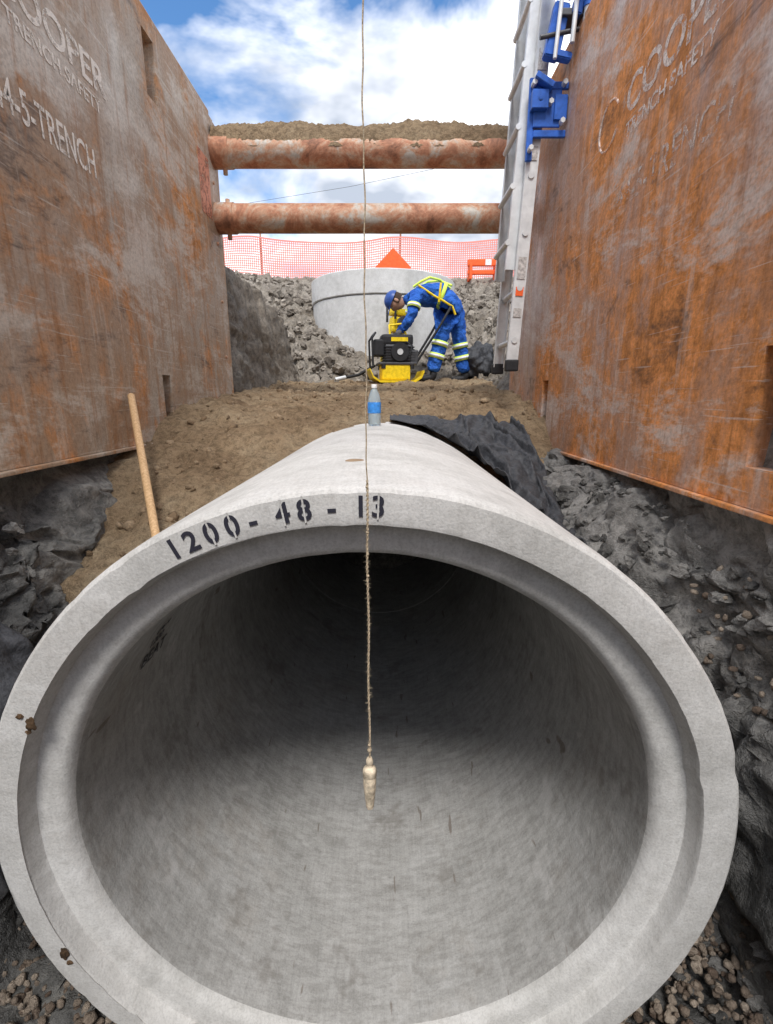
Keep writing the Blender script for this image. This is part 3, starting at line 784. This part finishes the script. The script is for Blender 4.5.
box('fuel_tank',(.0,.0,.49),(.38,.28,.13),MBLK,pc,.035); cyl('fuel_cap',(.06,0,.54),(.06,0,.575),.035,MYEL,pc)
box('air_filter',(-.22,-.04,.40),(.13,.19,.19),MBLK,pc,.02); box('tank_label',(.02,-.143,.495),(.20,.006,.045),MYEL,pc)
box('belt_guard',(.20,-.02,.30),(.10,.26,.16),MENG,pc,.02)
cyl('muffler',(.2,.05,.30),(.2,.15,.40),.05,MALU,pc)
tube('guard_rail',[(-.30,-.17,.2),(-.31,-.17,.50),(-.27,-.17,.56),(-.27,.17,.56),(-.31,.17,.50),(-.30,.17,.2)],.013,MBLK,pc)
tube('operator_handle',[(.22,-.13,.22),(.48,-.17,.62),(.62,-.19,.86),(.64,0.0,.88),(.62,.19,.86),(.48,.17,.62),(.22,.13,.22)],.015,MBLK,pc)
cyl('v_belt_cover',(-.08,.14,.22),(-.08,.19,.30),.09,MYEL,pc)
for x in (-.17,.17):
    for yy in (-.15,.15): cyl('rubber_mount',(x,yy,.16),(x,yy,.22),.03,MBLK,pc,seg=12)
tube('fuel_hose',[(.1,-.15,.47),(.16,-.19,.42),(.14,-.2,.33)],.008,MBLK,pc)
tube('lift_hoop',[(-.08,-.05,.54),(-.09,-.05,.66),(.06,-.05,.68),(.12,-.05,.54)],.014,MYEL,pc)
rm=empty('trench_rammer',(.10,6.75,.42),(0,R(6),R(20)))
box('rammer_shoe',(0,0,.03),(.26,.22,.04),MENG,rm,.01)
bm=bmesh.new()
for k in range(9): acyl(bm,(0,0,.06+.035*k),(0,0,.08+.035*k),.085,.07,16)
finish('bellows',bm,MBLK,rm,False)
box('rammer_body',(0,0,.50),(.20,.18,.20),MYEL,rm,.03); cyl('rammer_engine',(.02,-.12,.52),(.02,-.2,.52),.08,MENG,rm)
box('rammer_tank',(0,0,.66),(.24,.20,.09),MYEL,rm,.03)
tube('rammer_handle',[(-.1,-.15,.55),(-.12,-.17,.80),(.22,-.17,.84),(.24,0,.84),(.22,.17,.84),(-.12,.17,.80),(-.1,.15,.55)],.016,MBLK,rm)
tl_=empty('steel_bar_tool'); tube('bar',[(-.62,6.0,.20),(-.35,6.15,.26),(-.15,6.3,.38)],.018,MBLK,tl_); tube('bar_grip',[(-.62,6.0,.20),(-.50,6.07,.23)],.024,MALU,tl_)
bm=bmesh.new(); g=bmesh.ops.create_icosphere(bm,subdivisions=5,radius=1)['verts']
for v in g:
    d=v.co*(1+.3*noise.noise(v.co*1.6)+.16*noise.noise(v.co*4)+.07*noise.noise(v.co*11)); v.co=Vector((d.x*.22,d.y*.2,max(d.z,-.7)*.24))+Vector((1.20,6.5,.42))
finish('black_bag',bm,MFB,sharp=0)

# ---------------------------------------------------------------- sky, sun, camera
w=bpy.data.worlds.new("World"); S.world=w; w.use_nodes=True; nt=w.node_tree; nt.nodes.clear()
N_=nt.nodes.new; lk=nt.links.new
out=N_('ShaderNodeOutputWorld'); sky=N_('ShaderNodeTexSky'); sky.sky_type='NISHITA'; sky.sun_disc=False
SE,SA=56,182
sky.sun_elevation=R(SE); sky.sun_rotation=R(SA); sky.dust_density=.5; sky.ozone_density=2.5
hs=N_('ShaderNodeHueSaturation'); hs.inputs['Saturation'].default_value=1.2; hs.inputs['Value'].default_value=1.5; lk(sky.outputs[0],hs.inputs['Color'])
b1=N_('ShaderNodeBackground'); b1.inputs[1].default_value=.15
lk(hs.outputs[0],b1.inputs[0])
b2=N_('ShaderNodeBackground'); b2.inputs[1].default_value=1.8
tc=N_('ShaderNodeTexCoord'); mp=N_('ShaderNodeMapping'); mp.inputs['Scale'].default_value=(1,1,2.0); mp.inputs['Location'].default_value=(.35,0,.15)
lk(tc.outputs['Generated'],mp.inputs[0])
nz=N_('ShaderNodeTexNoise'); nz.inputs['Scale'].default_value=3.0; nz.inputs['Detail'].default_value=6; nz.inputs['Roughness'].default_value=.54; nz.inputs['Distortion'].default_value=.25
lk(mp.outputs[0],nz.inputs[0])
sep=N_('ShaderNodeSeparateXYZ'); lk(tc.outputs['Generated'],sep.inputs[0])
def mrange(a,b,c,d):
    r=N_('ShaderNodeMapRange')
    for i,v in enumerate((a,b,c,d)): r.inputs[i+1].default_value=v
    lk(sep.outputs[2],r.inputs[0]); return r.outputs[0]
def madd(a,b):
    r=N_('ShaderNodeMath'); r.operation='ADD'; lk(a,r.inputs[0]); lk(b,r.inputs[1]); return r.outputs[0]
ad=madd(nz.outputs[0],madd(mrange(.38,.56,.17,-.03),mrange(.56,.75,0,.2)))
rp_=N_('ShaderNodeValToRGB'); rp_.color_ramp.elements[0].position=.45; rp_.color_ramp.elements[1].position=.60; lk(ad,rp_.inputs[0])
n2=N_('ShaderNodeTexNoise'); n2.inputs['Scale'].default_value=5; n2.inputs['Detail'].default_value=4; lk(mp.outputs[0],n2.inputs[0])
cr=N_('ShaderNodeValToRGB'); cr.color_ramp.elements[0].position=.38; cr.color_ramp.elements[0].color=(.34,.38,.45,1); cr.color_ramp.elements[1].position=.60; cr.color_ramp.elements[1].color=(.98,.98,1,1)
lk(n2.outputs[0],cr.inputs[0]); lk(cr.outputs[0],b2.inputs[0])
mx=N_('ShaderNodeMixShader'); lk(rp_.outputs[0],mx.inputs[0]); lk(b1.outputs[0],mx.inputs[1]); lk(b2.outputs[0],mx.inputs[2]); lk(mx.outputs[0],out.inputs[0])
sl=bpy.data.lights.new('sun','SUN'); sl.energy=3.1; sl.angle=R(18); sl.color=(1,.97,.93)
so=bpy.data.objects.new('sun',sl); S.collection.objects.link(so)
az=R(SA); sd=Vector((math.sin(az)*math.cos(R(SE)),math.cos(az)*math.cos(R(SE)),math.sin(R(SE))))
so.rotation_euler=sd.to_track_quat('Z','Y').to_euler()
cam=bpy.data.cameras.new('camera'); co=bpy.data.objects.new('camera',cam); S.collection.objects.link(co); S.camera=co
cam.sensor_fit='HORIZONTAL'; cam.sensor_width=36; cam.lens=480/773*36; cam.clip_start=.02; cam.clip_end=3000
co.location=(0,0,0); co.rotation_euler=(R(90-13.5),0,0)
S.view_settings.view_transform='Standard'; S.view_settings.look='None'; S.view_settings.exposure=0
